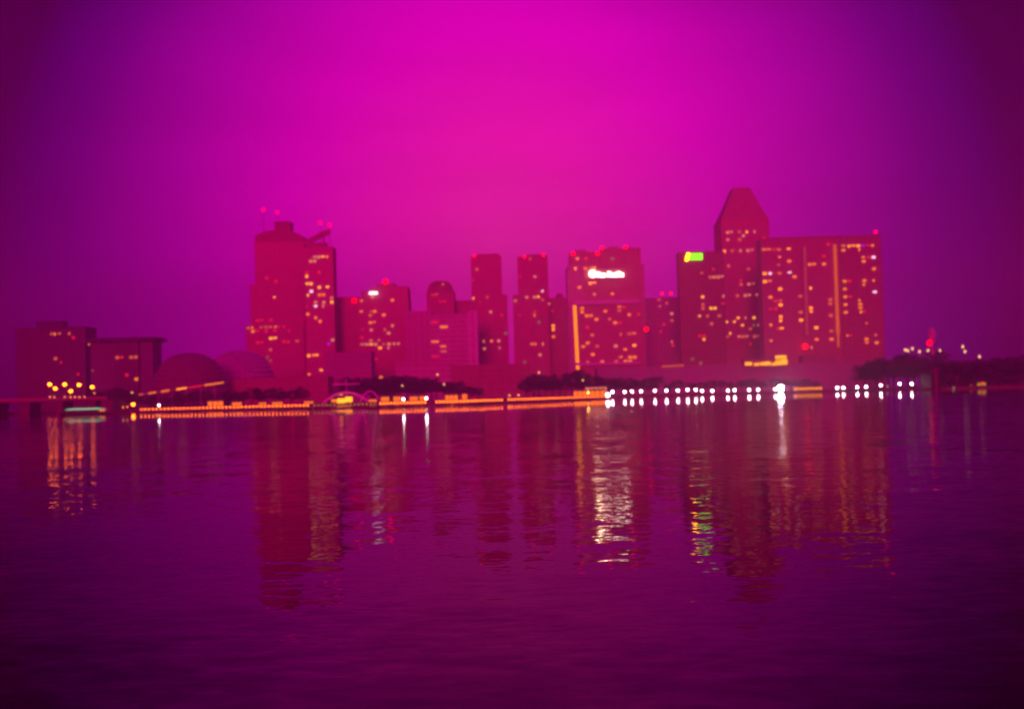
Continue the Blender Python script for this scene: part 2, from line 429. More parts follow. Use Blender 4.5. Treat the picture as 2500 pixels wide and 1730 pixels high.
t.win(Z2, [(970,645,'p',110),(1075,640,'y'),(1110,650,'o'),(925,705,'p',120),(900,885,'y',90),(850,955,'y',70),(950,965,'y',90),(1020,980,'y'),(1115,975,'y',70),(945,1040,'w',50),(900,1075,'y',90),(1030,1085,'o',120),(1145,1095,'p',50),(1145,1165,'y',70),(985,1190,'w'),(1050,1200,'p',70),(905,1290,'o',80),(965,1295,'o'),(1035,1335,'o',60),(1155,1540,'p'),(1050,1165,'p'),(985,1170,'p'),(880,1200,'r'),(1030,835,'r'),(880,825,'r')])
t.win(Z3, [(1000,490,'O',170),(920,705,'o'),(1100,660,'y'),(1035,760,'p'),(965,825,'o'),(1140,832,'d'),(1185,380,'v'),(1190,312,'g')])

t = Tower('low_block', 'plain low block with one red beacon on its right corner, beside the bladed tower', 1270)
t.block(814, 878, 728, 30); t.beacon(865, 734, r=1.9, Y=1266)

t = Tower('terraced_block', 'mid-height block with a stepped top, a large red beacon and a white rooftop lamp', 1255)
t.block(876, 996, 730, 34, bay=4.2)
t.block(884, 995, 712, 30, bay=4.2, front=-2)
t.block(903, 994, 703, 30, bay=4.2, front=-4)
x0,x1,Y,zt = t.block(921, 962, 695, 20, bay=4.2, front=-6)
t.beacon(941, 688, r=2.6, Y=1262)
P = at(911,715,1250); b = MB(); b.box(P.x-4, P.x+4, 1250.5, 1252, P.z-1.5, P.z+1.5); t.part(b, 'roof_lamp', emit('white_roof_light',(1,.8,1),3.0))
t.win(Z2, [(1585,1085,'o'),(1655,1040,'o'),(1795,1100,'o'),(1485,1140,'o',50),(1485,1240,'o'),(1560,1235,'d'),(1615,1250,'o'),(1560,1280,'d'),(1730,1290,'o',50),(1620,1380,'o',140),(1835,1420,'p',90),(1700,1455,'d',50),(1570,1465,'p'),(1500,1450,'r'),(1440,1515,'r')])
t.win(Z3, [(1550,365,'p'),(1600,360,'p'),(1650,350,'p'),(1750,350,'p'),(1830,355,'p'),(1890,355,'p'),(1950,360,'p'),(1545,402,'p'),(1640,395,'y'),(1680,395,'p'),(1800,385,'d'),(1860,378,'p'),(1925,375,'p'),(1757,420,'O',50),(1840,425,'p'),(1840,260,'p'),(1680,525,'r'),(1740,735,'o'),(1745,820,'d'),(1755,900,'g'),(1560,725,'d',60),(1415,725,'d')])

t = Tower('striped_block', 'pale block with vertical pilaster stripes, below the round-topped tower', 1230)
t.block(990, 1052, 762, 28, wall=CONC, bay=5.5, fl=3.6, pier=2.6, slab=.8)

t = Tower('round_topped_tower', 'small tower with a rounded top, between the striped block and the twin towers', 1330)
x0,x1,Y,zt = t.block(1042, 1108, 716, 28)
b = MB(); n = 12; zr = at(1075,686,Y).z
b.vprism([(x0, zt+.5)] + [(x0+(x1-x0)*i/n, zt+.5+(zr-zt)*(1-abs(2*i/n-1)**3.2)**.6) for i in range(n+1)] + [(x1, zt+.5)], Y+.3, Y+26)
t.part(b, 'curved_roof', GRAN2)
t.win(Z4, [(550,610,'d'),(630,718,'r'),(600,720,'r'),(500,640,'r')])
t.face_lamp(*Z4(605,525), .9, E['p'], 'lamp')

t = Tower('plain_block', 'plain block filling the gap just left of the taller twin tower', 1345)
t.block(1095, 1165, 736, 26)

t = Tower('banded_block', 'wide pale block with horizontal floor bands, in front of the round-topped tower', 1200)
t.block(1049, 1162, 770, 30, wall=CONC, bay=9, fl=4.6, slab=2.3, pier=1.2)
x0,x1,Y,zt = t.block(1143, 1164, 762, 26, wall=PALE, front=1.5, bay=6, pier=3)
t.win(Z4, [(570,1040,'o'),(510,1190,'o'),(620,1268,'o'),(620,1310,'d'),(530,1340,'r'),(500,960,'r')])

t = Tower('slim_tower', 'slim tower with one red corner beacon, left of the two matching towers in the middle', 1290)
x0,x1,Y,zt = t.block(1150, 1222, 627, 32, bay=3.8)
b = MB(); b.box(x0+5, x1-2, Y+2, Y+26, zt+1, zt+3.2); t.part(b, 'roof_plant', GRAN2)
t.block(1166, 1237, 722, 36, front=3, bay=3.8)
t.beacon(1158, 624, r=1.1, Y=1288)
t.win(Z4, [(985,370,'d'),(960,500,'r'),(975,700,'y',60),(1155,860,'p',50),(1080,1165,'p'),(1160,1175,'o',80),(1240,1185,'p'),(1070,1248,'p',70),(1235,1255,'p'),(1300,1070,'g'),(1115,690,'d'),(1250,860,'r')])
t.face_lamp(*Z4(1025,725), .9, E['r'], 'lamp')

t = Tower('slim_tower', 'slim tower with two red roof beacons, right of the two matching towers in the middle', 1280)
x0,x1,Y,zt = t.block(1264, 1336, 628, 32, bay=3.8)
b = MB(); b.box(x0+8, x1-1, Y+2, Y+26, zt+1, zt+3); t.part(b, 'roof_plant', GRAN2)
t.block(1253, 1338, 722, 36, front=3, bay=3.8)
t.beacon(*Z4(1525,215), r=1.1, Y=1279); t.beacon(*Z4(1738,195), r=1.1, Y=1279)
t.win(Z4, [(1610,262,'d'),(1635,430,'p'),(1460,440,'r'),(1560,640,'p',60),(1640,635,'p',60),(1690,630,'y',60),(1740,620,'w'),(1410,740,'p'),(1370,820,'g'),(1485,870,'r'),(1650,890,'o'),(1675,960,'g'),(1640,1195,'o',120),(1735,1190,'p'),(1710,1325,'p'),(1740,730,'d'),(1650,820,'r'),(1530,1400,'g')])

t = Tower('small_block', 'narrow block with a rooftop hump, immediately left of the hotel with the white sign', 1300)
x0,x1,Y,zt = t.block(1334, 1412, 730, 30)
A = at(1355,716,Y); C_ = at(1377,716,Y); b = MB(); b.prism([(A.x,Y+1),(C_.x,Y+1),(C_.x,Y+16),(A.x,Y+16)], zt, A.z, [(A.x+2,Y+3),(C_.x-2,Y+3),(C_.x-2,Y+14),(A.x+2,Y+14)]); t.part(b, 'roof_hump', GRAN2)
t.win(Z4, [(1795,745,'O',70),(1795,775,'o',50),(1850,1000,'O'),(1840,1055,'O',90),(1840,1120,'o'),(1800,1245,'O',60),(1855,820,'r')])

# hotel with the white sign
t = Tower('hotel_tower', 'broad hotel with a white lit name sign and an orange light string down one edge', 1215)
x0,x1,Y,zt = t.block(1386, 1572, 650, 44, wall=CONC, glass=mat('mauve_glazing',(0.34,0.14,0.22),.3,.3,.4), bay=4.2)
t.block(1393, 1468, 618, 36, wall=GRAN, front=-3, bay=4.2)
xr0,xr1,Yr,zr = t.block(1468, 1563, 609, 36, wall=GRAN, front=-1.5, bay=4.2)
t.block(1424, 1562, 650, 30, wall=GRAN, front=1.2, bay=4.2)
lb = t.block(1404, 1563, 747, 30, wall=GRAN, front=5, bay=4.4)
b = MB(); A = at(1404,733,1205); C_ = at(1563,730,1205); b.box(A.x, C_.x, 1208.5, 1214, at(1480,745,1208).z+1.3, A.z); t.part(b, 'terrace_band', PALE)
b = MB(); A = at(1404,888,1203); C_ = at(1563,888,1203); zz = at(1480,887,1203).z; b.box(A.x, C_.x, 1206, 1209.2, zz-1.2, zz+1.2); t.part(b, 'lower_band', PALE)
for p in (Z6(280,220), Z6(620,220), Z6(680,140), Z6(1010,130)): t.beacon(*p, r=1.5, Y=1216)
t.win(Z6, [(355,285,'p',60),(800,290,'g'),(450,290,'r'),(310,420,'O',60),(400,415,'o',60),(490,410,'o',70),(600,415,'O',70),(490,565,'o'),(505,635,'O',60),(580,630,'O',60),(370,680,'o'),(575,810,'o',50),(815,810,'o',50),
 (430,980,'o',50),(430,1030,'o'),(705,1015,'o',50),(915,955,'o',50),(910,1005,'d'),(490,1120,'o',60),(565,1075,'o',80),(575,1170,'o',60),(770,1165,'d'),(850,1210,'o',60),(1065,1100,'o',60),(500,1280,'r'),(575,1370,'d'),(920,1360,'d'),(1130,1345,'o',70),(1060,1360,'d'),(435,1510,'o',120,70),(510,1470,'o',70),(640,1525,'d'),(865,1510,'p'),(1000,1550,'o',70),(1150,1520,'O',120,80),(380,1000,'O',50,60),(980,950,'r'),(1240,1100,'r'),(930,1210,'r')])
t.win(Z1, [(590,140,'o'),(940,180,'o',60),(1000,230,'o',60),(1090,180,'o',80),(1120,220,'o',90,50),(665,240,'o'),(525,240,'d'),(870,240,'d'),(1185,190,'o',60)])
# orange light string down the edge
b = MB(); k = 28
for i in range(k):
    px = 1403 + 8*i/k; py = 748 + (905-748)*i/k
    P = at(px, py, 1207); b.box(P.x-1.5, P.x+1.5, 1207, 1207.6, P.z-.75, P.z+.75)
t.part(b, 'light_string', emit('orange_string_light', (1.0,0.24,0.002), 2.6))
b = MB(); P = at(1403.5,744,1208); Q = at(1411.5,907,1208); b.box(P.x-1.9, P.x-1.6, 1207.7, 1210.5, Q.z, P.z); b.box(P.x-1.6, Q.x+2, 1207.9, 1210.4, Q.z, P.z); t.part(b, 'string_rail', GRAN2)
# plant on the hotel roof
for (xa, xb, h_, d_) in ((1405,1432,2.6,6),(1486,1512,3.0,8),(1528,1548,2.2,12)):
    P = at(xa,612,1225); Q = at(xb,612,1225); zz = (at(1430,618,1218).z if xa < 1468 else zr)
    b = MB(); b.box(P.x, Q.x, Yr+d_, Yr+d_+7, zz+1.1, zz+1.2+h_); t.part(b, 'roof_plant', CONC)
# sign
def text_mesh(txt, size, m, name, parent, loc):
    cu = bpy.data.curves.new('t', 'FONT'); cu.body = txt; cu.size = size; cu.extrude = .25; cu.offset = .03*size
    o = bpy.data.objects.new('t', cu); col.objects.link(o)
    bpy.context.view_layer.update()
    me = bpy.data.meshes.new_from_object(o); bpy.data.objects.remove(o)
    me.materials.clear(); me.materials.append(m)
    ob = bpy.data.objects.new(name, me); col.objects.link(ob); ob.parent = parent
    ob.rotation_euler = (R(90), 0, 0); ob.location = loc
    return ob
P = at(1457, 676, 1211); P2 = at(1522, 676, 1211)
so = text_mesh('Pan Pacific', 6.0, SIGNW, 'sign_lettering', t.root, Vector((P.x, 1211.5, P.z)) - t.org)
wdt = so.data.vertices and (max(v.co.x for v in so.data.vertices) - min(v.co.x for v in so.data.vertices))
so.scale = ((P2.x-P.x)/wdt, 1.05, 1)
b = MB(); C0 = at(1447,668,1211)
b.cyl((C0.x,1211,C0.z),(C0.x,1211.5,C0.z), 3.1, 3.1, 20)
t.part(b, 'sign_emblem', emit('emblem_light',(1.0,0.66,0.4),22))
b = MB(); b.box(C0.x-4, P2.x+1.5, 1212, 1213.8, C0.z+3.9, C0.z+4.3); b.box(C0.x-4, P2.x+1.5, 1212, 1213.8, C0.z-4.2, C0.z-3.8); t.part(b, 'sign_rail', METAL)

t = Tower('rear_block', 'low dim block with two red beacons, between the sign hotel and the green-signed tower', 1320)
t.block(1564, 1664, 729, 30, wall=CONC)
t.beacon(1616,716, r=1.3, Y=1319); t.beacon(1638,716, r=1.3, Y=1319)
t.win(Z6, [(1475,975,'p'),(1630,1070,'p',50),(1630,1175,'d'),(1650,1440,'p'),(1490,860,'d'),(1600,920,'d'),(1560,1230,'r'),(1500,1300,'r'),(1650,1510,'r')])
P = at(1578,803,1195); 
b = MB(); b.ball((P.x,1195,P.z), 1.9); b.cyl((P.x,1195,1.2),(P.x,1195,P.z-1.5), .5, .3); 
o = b.build('beacon_mast', BEACON) if False else None
bm_root = empty('beacon_mast', (P.x,1195,1.2), 'thin mast with a red lamp on top, right of the sign hotel', 'mast')
b = MB(); b.cyl((0,0,0),(0,0,P.z-2.6), .5, .3); b.build('pole', METAL, bm_root)
b = MB(); b.ball((0,0,P.z-1.2), 1.9); b.build('lamp', BEACON, bm_root)

# green sign tower
t = Tower('green_signed_tower', 'dark red tower with a small green lit sign at its top left corner', 1195)
x0,x1,Y,zt = t.block(1658, 1766, 617, 18, wall=GRAN2, glass=mat('deep_glazing',(0.16,0.05,0.07),.25,.3,.4), bay=3.8)
t.win(Z7, [(250,800,'d'),(320,835,'d'),(350,832,'p'),(380,830,'p'),(415,828,'p',50),(350,745,'r'),(250,990,'y'),(262,1045,'d'),(255,1100,'d'),(320,1105,'y',50),(365,1100,'y'),(230,1168,'y',50),(285,1165,'d',46),(390,1160,'d'),(325,1215,'d'),(260,1345,'y'),(280,1310,'r'),(240,1320,'r'),(430,985,'p'),(440,1040,'r'),(180,1535,'g'),(250,1550,'g')])
A = at(1680,627,Y-1); C_ = at(1715,627,Y-1)
b = MB(); b.box(A.x+1.6, C_.x, Y-1.4, Y-.6, A.z-3.0, A.z+3.0); t.part(b, 'sign_panel', SIGNG)
b = MB(); b.vprism([(A.x-2.6, A.z-3.4),(A.x-.4, A.z-3.4),(A.x+1.4,A.z+3.4),(A.x-.8,A.z+3.4)], Y-1.5, Y-.6); t.part(b, 'sign_emblem', emit('amber_emblem_light',(1.0,.40,.002),26))

# pyramid tower
t = Tower('pyramid_topped_tower', 'tallest tower on the right with a tapering flat-topped pyramid roof', 1240)
x0,x1,Y,zt = t.block(1761, 1876, 536, 44, wall=GRAN, bay=3.8)
T0 = at(1793,457,Y); T1 = at(1839,457,Y); B0 = x0+.3; B1 = x1-.3; d = B1-B0; tw = T1.x-T0.x
b = MB(); cy = Y+22; m0 = at(1779,495,Y); m1 = at(1855,495,Y)
b.prism([(B0,Y+.3),(B1,Y+.3),(B1,Y+43.7),(B0,Y+43.7)], zt+1.2, m0.z, [(m0.x,Y+6),(m1.x,Y+6),(m1.x,Y+38),(m0.x,Y+38)])
b.prism([(m0.x,Y+6),(m1.x,Y+6),(m1.x,Y+38),(m0.x,Y+38)], m0.z, T0.z, [(T0.x,cy-tw/2),(T1.x,cy-tw/2),(T1.x,cy+tw/2),(T0.x,cy+tw/2)])
for k in range(1,9):
    z = zt + (T0.z-zt)*k/9; a = k/9
    xx0 = B0+(T0.x-B0)*a; xx1 = B1+(T1.x-B1)*a
t.part(b, 'pyramid_roof', GRAN2)
b = MB(); b.box(T0.x+1, T1.x-1, cy-tw/2+1, cy+tw/2-1, T0.z, T0.z+1.5); t.part(b, 'roof_cap', GRAN2)
t.win(Z7, [(480,452,'p'),(515,448,'p',46),(560,448,'d'),(625,445,'y',46),(655,440,'p'),(470,515,'p',70),(600,490,'p'),(580,515,'d'),(720,440,'p'),(440,610,'O',50),(500,605,'d'),(590,605,'p',46),(640,602,'p'),(675,600,'p'),(485,720,'d'),(635,765,'d'),(575,855,'r'),(600,898,'d'),(650,893,'p',60),(700,888,'p',50),(555,990,'d'),(620,990,'p'),(650,990,'p'),(740,990,'p'),(460,1195,'y'),(545,1190,'y'),(575,1185,'y',50),(625,1185,'p'),(690,1180,'y'),(750,1178,'p'),(610,1245,'y'),(650,1250,'d'),(700,1245,'g'),(745,1240,'p'),(510,1285,'y',50),(440,1340,'d'),(570,1320,'p'),(600,1338,'d'),(650,1335,'p',60),(700,1335,'d'),(750,1335,'g'),(765,1270,'d'),(400,1220,'d'),(680,1405,'r')])

# right slab hotel
t = Tower('slab_hotel', 'widest and rightmost high-rise, a long flat-roofed slab dotted with orange windows', 1120)
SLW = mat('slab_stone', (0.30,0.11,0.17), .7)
SLW2 = mat('slab_stone_dimmed', (0.22,0.08,0.13), .7)  # same stone, dimming towards the right edge put into the colour
t.block(1858, 2052, 585, 20, wall=SLW, bay=4.4, fl=3.4)
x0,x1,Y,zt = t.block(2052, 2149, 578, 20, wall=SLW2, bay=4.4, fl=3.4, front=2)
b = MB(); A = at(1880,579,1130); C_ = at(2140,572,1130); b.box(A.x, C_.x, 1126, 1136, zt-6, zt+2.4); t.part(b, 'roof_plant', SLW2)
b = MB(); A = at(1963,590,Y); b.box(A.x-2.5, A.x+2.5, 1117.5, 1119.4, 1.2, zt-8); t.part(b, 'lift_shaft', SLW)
t.win(Z7, [(980,580,'O'),(770,595,'o'),(815,597,'o'),(850,597,'r'),(920,585,'d'),(915,650,'o'),(980,705,'o'),(910,740,'d'),(780,800,'O',40,60),(825,800,'w'),(985,800,'w'),(865,803,'r'),(910,803,'d'),(780,865,'O',40),(825,855,'o'),(930,935,'O',50,76),(830,1005,'o'),(870,1020,'r'),(920,1010,'d'),(925,1065,'O',40,56),(825,1105,'r'),(870,1080,'r'),(940,1170,'O',50,80),(835,1220,'o'),(945,1265,'O',50,76),(880,1258,'r'),(840,1370,'o')])
t.win(Z8, [(200,600,'o',50,90),(230,825,'d',0,70),(240,995,'d'),(245,1070,'O'),(310,1010,'g'),(370,750,'O'),(375,980,'O',50,130),(385,1140,'O',60,60),(390,1295,'o'),(390,1370,'o'),(475,370,'r'),(360,480,'o'),(405,485,'o'),(470,485,'o'),(515,475,'o'),(560,865,'d',0,100),(565,1015,'d'),(570,1215,'d'),(575,1290,'o'),
 (695,660,'o'),(700,740,'o'),(700,820,'o'),(705,915,'o',0,90),(705,1010,'o'),(720,1245,'o'),(780,1245,'r'),(905,385,'o'),(900,460,'o'),(910,655,'o',0,110),(905,850,'o',60),(915,940,'o',0,170),(970,990,'r'),(930,1125,'d'),(935,1310,'o',0,120),(1010,260,'o'),(1030,415,'w'),(1030,540,'o',0,70),(1035,665,'o',0,80),(1040,760,'w'),(1050,1230,'d'),(1050,1320,'o',0,70),
 (680,315,'o'),(715,282,'o'),(750,270,'O'),(785,268,'O'),(820,268,'O'),(855,265,'O'),(890,262,'O'),(880,315,'o',50),(940,268,'v'),(560,250,'r'),(985,255,'r'),(750,665,'r'),(760,830,'r'),(965,380,'r')])
b = MB(); k = 62
for i in range(k):
    px, py = Z8(612 + 40*i/k, 262 + 1110*i/k)
    P = at(px, py, 1117); s_ = 1.3 if i < 54 else 0.7
    b.box(P.x-s_, P.x+s_, 1116.6, 1117.2, P.z-.42, P.z+.42)
t.part(b, 'light_string', emit('amber_string_light',(0.9,0.12,0.0),1.5))
b = MB(); k = 26
for i in range(k):
    px, py = Z8(288 + 28*i/k, 290 + 960*i/k)
    P = at(px, py, 1117); b.box(P.x-.5, P.x+.5, 1116.6, 1117.45, P.z-.4, P.z+.4)
t.part(b, 'dim_light_string', E['d'])
t.beacon(*Z8(1055,115), r=1.2, Y=1122)
t.face_lamp(*Z7(782,485), 1.0, E['r'], 'lamp')
t.face_lamp(*Z8(292,1355), 2.0, BEACON, 'lamp')

# low podium and blocks along the quay
t = Tower('podium', 'long low pale podium running below the sign hotel and the slab hotel', 1060)
POD = mat('podium_plaster', (0.26,0.17,0.28), .85, .1, .05)
t.block(1460, 2155, 893, 40, wall=POD, bay=14, fl=7, slab=5.6, pier=4)
for (a,b_,yy,d_) in ((1600,1660,884,14),(1960,2040,868,16)):
    P = at(a,yy,1066); Q = at(b_,yy,1066); m = MB(); m.box(P.x, Q.x, 1066, 1066+d_, t.blocks[0][4], max(P.z,Q.z)); t.part(m, 'roof_room', SLW2)
t.win(Z1, [(1570,310,'o')]) if False else None
P = at(1612,894,1056); b = MB()
for i in range(6):
    q = Z1(1560+i*52, 312-i*3); Q = at(q[0], q[1], 1058.5); b.box(Q.x-1.4, Q.x+1.4, 1058.2, 1058.9, Q.z-.5, Q.z+.5)
t.part(b, 'cornice_lights', E['d'])

t = Tower('flat_red_block', 'long windowless-looking dark red low block behind the middle trees', 1080)
t.block(1102, 1293, 893, 40, wall=BROWN, bay=8, fl=5, slab=3.6, pier=3)
t = Tower('low_terrace', 'low dark building behind the pontoon at the foot of the left pair of towers', 1040)
t.block(560, 800, 925, 30, wall=BROWN, bay=6, fl=4.5, slab=2.8)
t = Tower('pale_low_hall', 'low mauve hall between the left pair of towers and the terraced block', 1120)
t.block(795, 905, 862, 30, wall=POD, bay=7, fl=5, slab=3)
t = Tower('mauve_annex', 'pale annex at the foot of the striped block', 1150)
t.block(968, 1110, 888, 24, wall=CONC, bay=7, fl=5, slab=3)

# lit rooftop restaurant on the podium
P = at(1818,892,1058); Q = at(1924,889,1058)
rt = empty('rooftop_restaurant', ((P.x+Q.x)/2,1062,P.z-4), 'bright yellow rooftop restaurant on the podium, below the pyramid-topped tower', 'restaurant')
ro = rt.location
def rp_(mb, name, m): o = mb.build(name, m, rt); o.location = -ro; return o
zb = t.blocks[0][4] if False else P.z-1
bays = [(735,275,110,62),(850,283,84,50),(925,275,50,60),(1000,270,100,72),(1090,280,60,50),(1160,262,110,80),(1240,250,90,100)]
for (cx,cy,wz,hz) in bays:
    q = Z2r = (1700+cx/5.7675, 840+cy/5.7675); c = at(q[0], q[1], 1056); hw = wz/5.7675*1056/F/2*.86; hh = hz/5.7675*1056/F/2*.7
    m = MB(); m.box(c.x-hw, c.x+hw, 1055.4, 1056.2, c.z-hh, c.z+hh); rp_(m, 'window', GLOWY)
c = at(1700+1190/5.7675, 840+190/5.7675, 1056); m = MB(); m.box(c.x-4.5, c.x+4.5, 1055.5, 1056.1, c.z-1.6, c.z+1.8); rp_(m, 'window', GLOWY)
m = MB(); m.box(P.x-1, Q.x+2, 1056.25, 1064, P.z-2, P.z+4.4); rp_(m, 'wall', SLW)
m = MB(); m.box(P.x-2, Q.x+3, 1054.6, 1065, P.z+4.5, P.z+5.1); rp_(m, 'roof', SLW2)
m = MB(); m.box(c.x-6, c.x+6, 1056.3, 1063, P.z+5.1, c.z+2.5); rp_(m, 'upper_room', SLW)

# ------------------------------------------------------------------ theatre shells
def shell(name, label, xl, xr, ytop, Y, depth, skew, m):
    A = at(xl, 985, Y); B = at(xr, 985, Y); T = at((xl+xr)/2, ytop, Y)
    cx = (A.x+B.x)/2; rx = (B.x-A.x)/2; rz = T.z-1.2
    root = empty(name, (cx, Y+depth, 1.2), label, 'theatre')
    nu, nv = 44, 12; vs = []; fs = []
    def pt(a, e):
        ca, sa = math.cos(a), math.sin(a); ce, se = math.cos(e), math.sin(e)
        k = 2.6
        cc = abs(ce)**(2/k); ss = abs(se)**(2/k)
        x = rx*cc*ca; z = rz*ss
        return Vector((x + skew*x/rx*abs(z/rz)*rx*(-.12 if x < 0 else .05), depth*cc*sa, z))
    for j in range(nv+1):
        e = math.pi/2*j/nv*.999
        for i in range(nu): vs.append(pt(2*math.pi*i/nu, e))
    for j in range(nv):
        for i in range(nu):
            a = j*nu+i; b_ = j*nu+(i+1)%nu; fs.append((a, b_, b_+nu, a+nu))
    g = MB(); g.add(vs, fs); g.build('glass_shell', GLASS, root)
    sp = MB()
    for f in fs:
        P4 = [vs[i] for i in f]; c = sum(P4, Vector())/4
        nrm = (P4[1]-P4[0]).cross(P4[3]-P4[0])
        if nrm.length < 1e-6: continue
        nrm.normalize()
        if nrm.dot(Vector((c.x/rx**2, c.y/depth**2, c.z/rz**2))) < 0: nrm = -nrm
        q = [c + (p-c)*.94 + nrm*.25 for p in P4]; tip = c + nrm*1.7 - Vector((0,0,.5))
        sp.add([*q, tip], [(0,1,4),(1,2,4),(2,3,4),(3,0,4)])
    sp.build('sunshades', m, root)
    m2 = MB(); m2.prism([(rx*1.02*math.cos(t_), depth*1.02*math.sin(t_)) for t_ in [2*math.pi*i/32 for i in range(32)]], 0, 2.2)
    m2.build('plinth', DUSKY, root)
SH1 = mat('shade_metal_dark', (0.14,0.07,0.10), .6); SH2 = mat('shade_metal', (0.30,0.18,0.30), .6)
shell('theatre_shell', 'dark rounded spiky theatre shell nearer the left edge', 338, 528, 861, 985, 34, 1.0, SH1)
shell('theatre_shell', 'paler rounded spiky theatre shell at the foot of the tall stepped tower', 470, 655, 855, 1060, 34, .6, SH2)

# ------------------------------------------------------------------ trees
def tree_proto(name, h, rx, seed, leafm, clumps=30, per=34):
    rnd = random.Random(seed)
    root = empty(name, (0,0,0))
    tr = MB(); tz = h*.42
    tr.cyl((0,0,-.2), (rnd.uniform(-.2,.2),0,tz), h*.035, h*.022, 7)
    ends = []
    for k in range(5):
        a = 2*math.pi*k/5 + rnd.uniform(-.4,.4); l = rx*rnd.uniform(.45,.75)
        e = (l*math.cos(a), l*math.sin(a), tz + h*rnd.uniform(.12,.32)); tr.cyl((0,0,tz-.3), e, h*.018, h*.006, 5)
    tr.build('trunk', BARK, root)
    cr_ = MB(); cz = h*.66; rz = h*.36
    for _ in range(clumps):
        while True:
            p = Vector((rnd.uniform(-1,1), rnd.uniform(-1,1), rnd.uniform(-1,1)))
            if .25 < p.length < 1: break
        p = p.normalized() * (p.length**.6)
        c = Vector((p.x*rx*.85, p.y*rx*.85, cz + p.z*rz*.85)); cr = rx*rnd.uniform(.16,.34)
        for _ in range(per):
            d = Vector((rnd.gauss(0,1), rnd.gauss(0,1), rnd.gauss(0,.75))).normalized() * cr * rnd.uniform(.5,1.1)
            q = c + d; s_ = rnd.uniform(.2,.42) * max(1, h/11)
            u = Vector((rnd.gauss(0,1), rnd.gauss(0,1), rnd.gauss(0,1))).normalized(); v_ = u.orthogonal().normalized()
            cr_.add([q-u*s_, q+v_*s_*.7, q+u*s_, q-v_*s_*.7], [(0,1,2,3)])
    cr_.build('crown', leafm, root)
    return root
_tp = {}
def tree(px, pybase_top, Y, kind, label, group, name='broadleaf_tree', width=None):
    """px, top row in the photo; the foot stands on the quay level"""
    T = at(px, pybase_top, Y); h = T.z - 1.2
    key = (kind, name)
    hp = 12.0
    if key not in _tp:
        o = tree_proto(name, hp, 5.2, 100+kind, LEAF if kind % 2 else LEAF2); _tp[key] = o
    else: o = copy_tree(_tp[key])
    o.location = (T.x, Y, 1.2); k = h/hp
    o.scale = (k*(width or 1.15), k*(width or 1.15), k); o.rotation_euler.z = random.uniform(0,6.28)
    tag(o, label, 'tree', group)
    return o
def tree_row(x0, x1, y0, y1, step, Ys, label, group, jitter=10):
    x = x0
    while x <= x1:
        a = (x-x0)/(x1-x0)
        tree(x+random.uniform(-3,3), y0+(y1-y0)*a+random.uniform(-jitter,jitter), random.uniform(*Ys), random.randrange(5), label, group, width=random.uniform(1.15,1.6))
        x += step*random.uniform(.8,1.2)
tree_row(232, 325, 952, 950, 15, (922,950), 'dark rounded tree between the amber street lamps and the dark theatre shell', 'trees left of the theatre')
tree_row(345, 540, 968, 955, 20, (915,935), 'dark tree in front of the dark theatre shell, behind the pontoon', 'trees in front of the dark theatre shell', 8)
tree_row(560, 745, 950, 948, 20, (915,960), 'dark tree at the foot of the stepped tower', 'trees at the foot of the left pair of towers', 8)
tree_row(860, 960, 925, 925, 16, (925,960), 'dark tree right of the white tent', 'trees right of the tent', 9)
tree_row(960, 1190, 920, 942, 17, (925,970), 'dark tree in front of the long flat red block', 'trees in front of the flat red block', 9)
tree_row(1285, 1400, 915, 918, 15, (925,960), 'tree below the narrow block, near the foot of the orange light string', 'trees by the foot of the light string', 12)
tree_row(1410, 1480, 905, 915, 18, (930,960), 'tree at the foot of the hotel with the lit sign', 'trees at the foot of the sign hotel', 8)
tree_row(1490, 1620, 918, 925, 20, (930,960), 'tree between the sign hotel and the green-signed tower, behind the white lamps', 'trees below the rear block', 10)
tree_row(1630, 2010, 932, 925, 26, (935,960), 'small tree in the sparse row behind the white lamps, below the podium', 'small trees below the podium', 5)
tree_row(2110, 2290, 880, 862, 16, (935,985), 'tall dark tree between the slab hotel and the near tree mass on the right', 'trees right of the slab hotel', 9)
b_ = None
tree_row(2288, 2540, 886, 868, 12, (800,850), 'near very dark tree on the right headland', 'trees on the right headland', 6)
tree_row(2296, 2540, 925, 918, 9, (772,790), 'low near tree along the front of the right headland', 'front trees on the right headland', 8)

# right headland with its own shore wall
A = at(2272, 960, 770); m = MB()
m.prism([(A.x, 778), (A.x+8, 768), (A.x+220, 760), (A.x+260, 903), (A.x-25, 903), (A.x-12, 840)], -3, 1.15)
tag(m.build('headland_ground', STONE), kind='structure')

P = at(2282, 905, 852); Q = at(2560, 897, 852)
bh = empty('dark_backing_block', ((P.x+Q.x)/2, 852, 1.1), 'long low dark block added behind the near trees on the right headland', 'building'); w_ = (Q.x-P.x)/2; hb = P.z-1.1  # added dark mass that makes the headland trees read solid
m = MB(); m.box(-w_, w_, 0, 30, 0, hb-2); m.build('wall', DARKM, bh)
m = MB(); m.prism([(-w_-1.5,-1.5),(w_+1.5,-1.5),(w_+1.5,31.5),(-w_-1.5,31.5)], hb-2, hb, [(-w_+2,6),(w_-2,6),(w_-2,24),(-w_+2,24)]); m.build('roof', DARKM, bh)
# mooring dolphin, the tall dark pile at the tip of the headland
P = at(2285, 968, 700)
o = empty('watch_pillar', (P.x, 700, -.5), 'thick dark pillar standing in the water at the tip of the right headland', 'pillar')
m = MB(); m.cyl((0,0,-2),(0,0,at(2285,905,700).z), 2.6, 2.4, 14); m.build('shaft', DARKM, o)
m = MB(); m.cyl((0,0,at(2285,905,700).z),(0,0,at(2285,898,700).z+.4), 3.2, 2.9, 14); m.build('cap', DARKM, o)

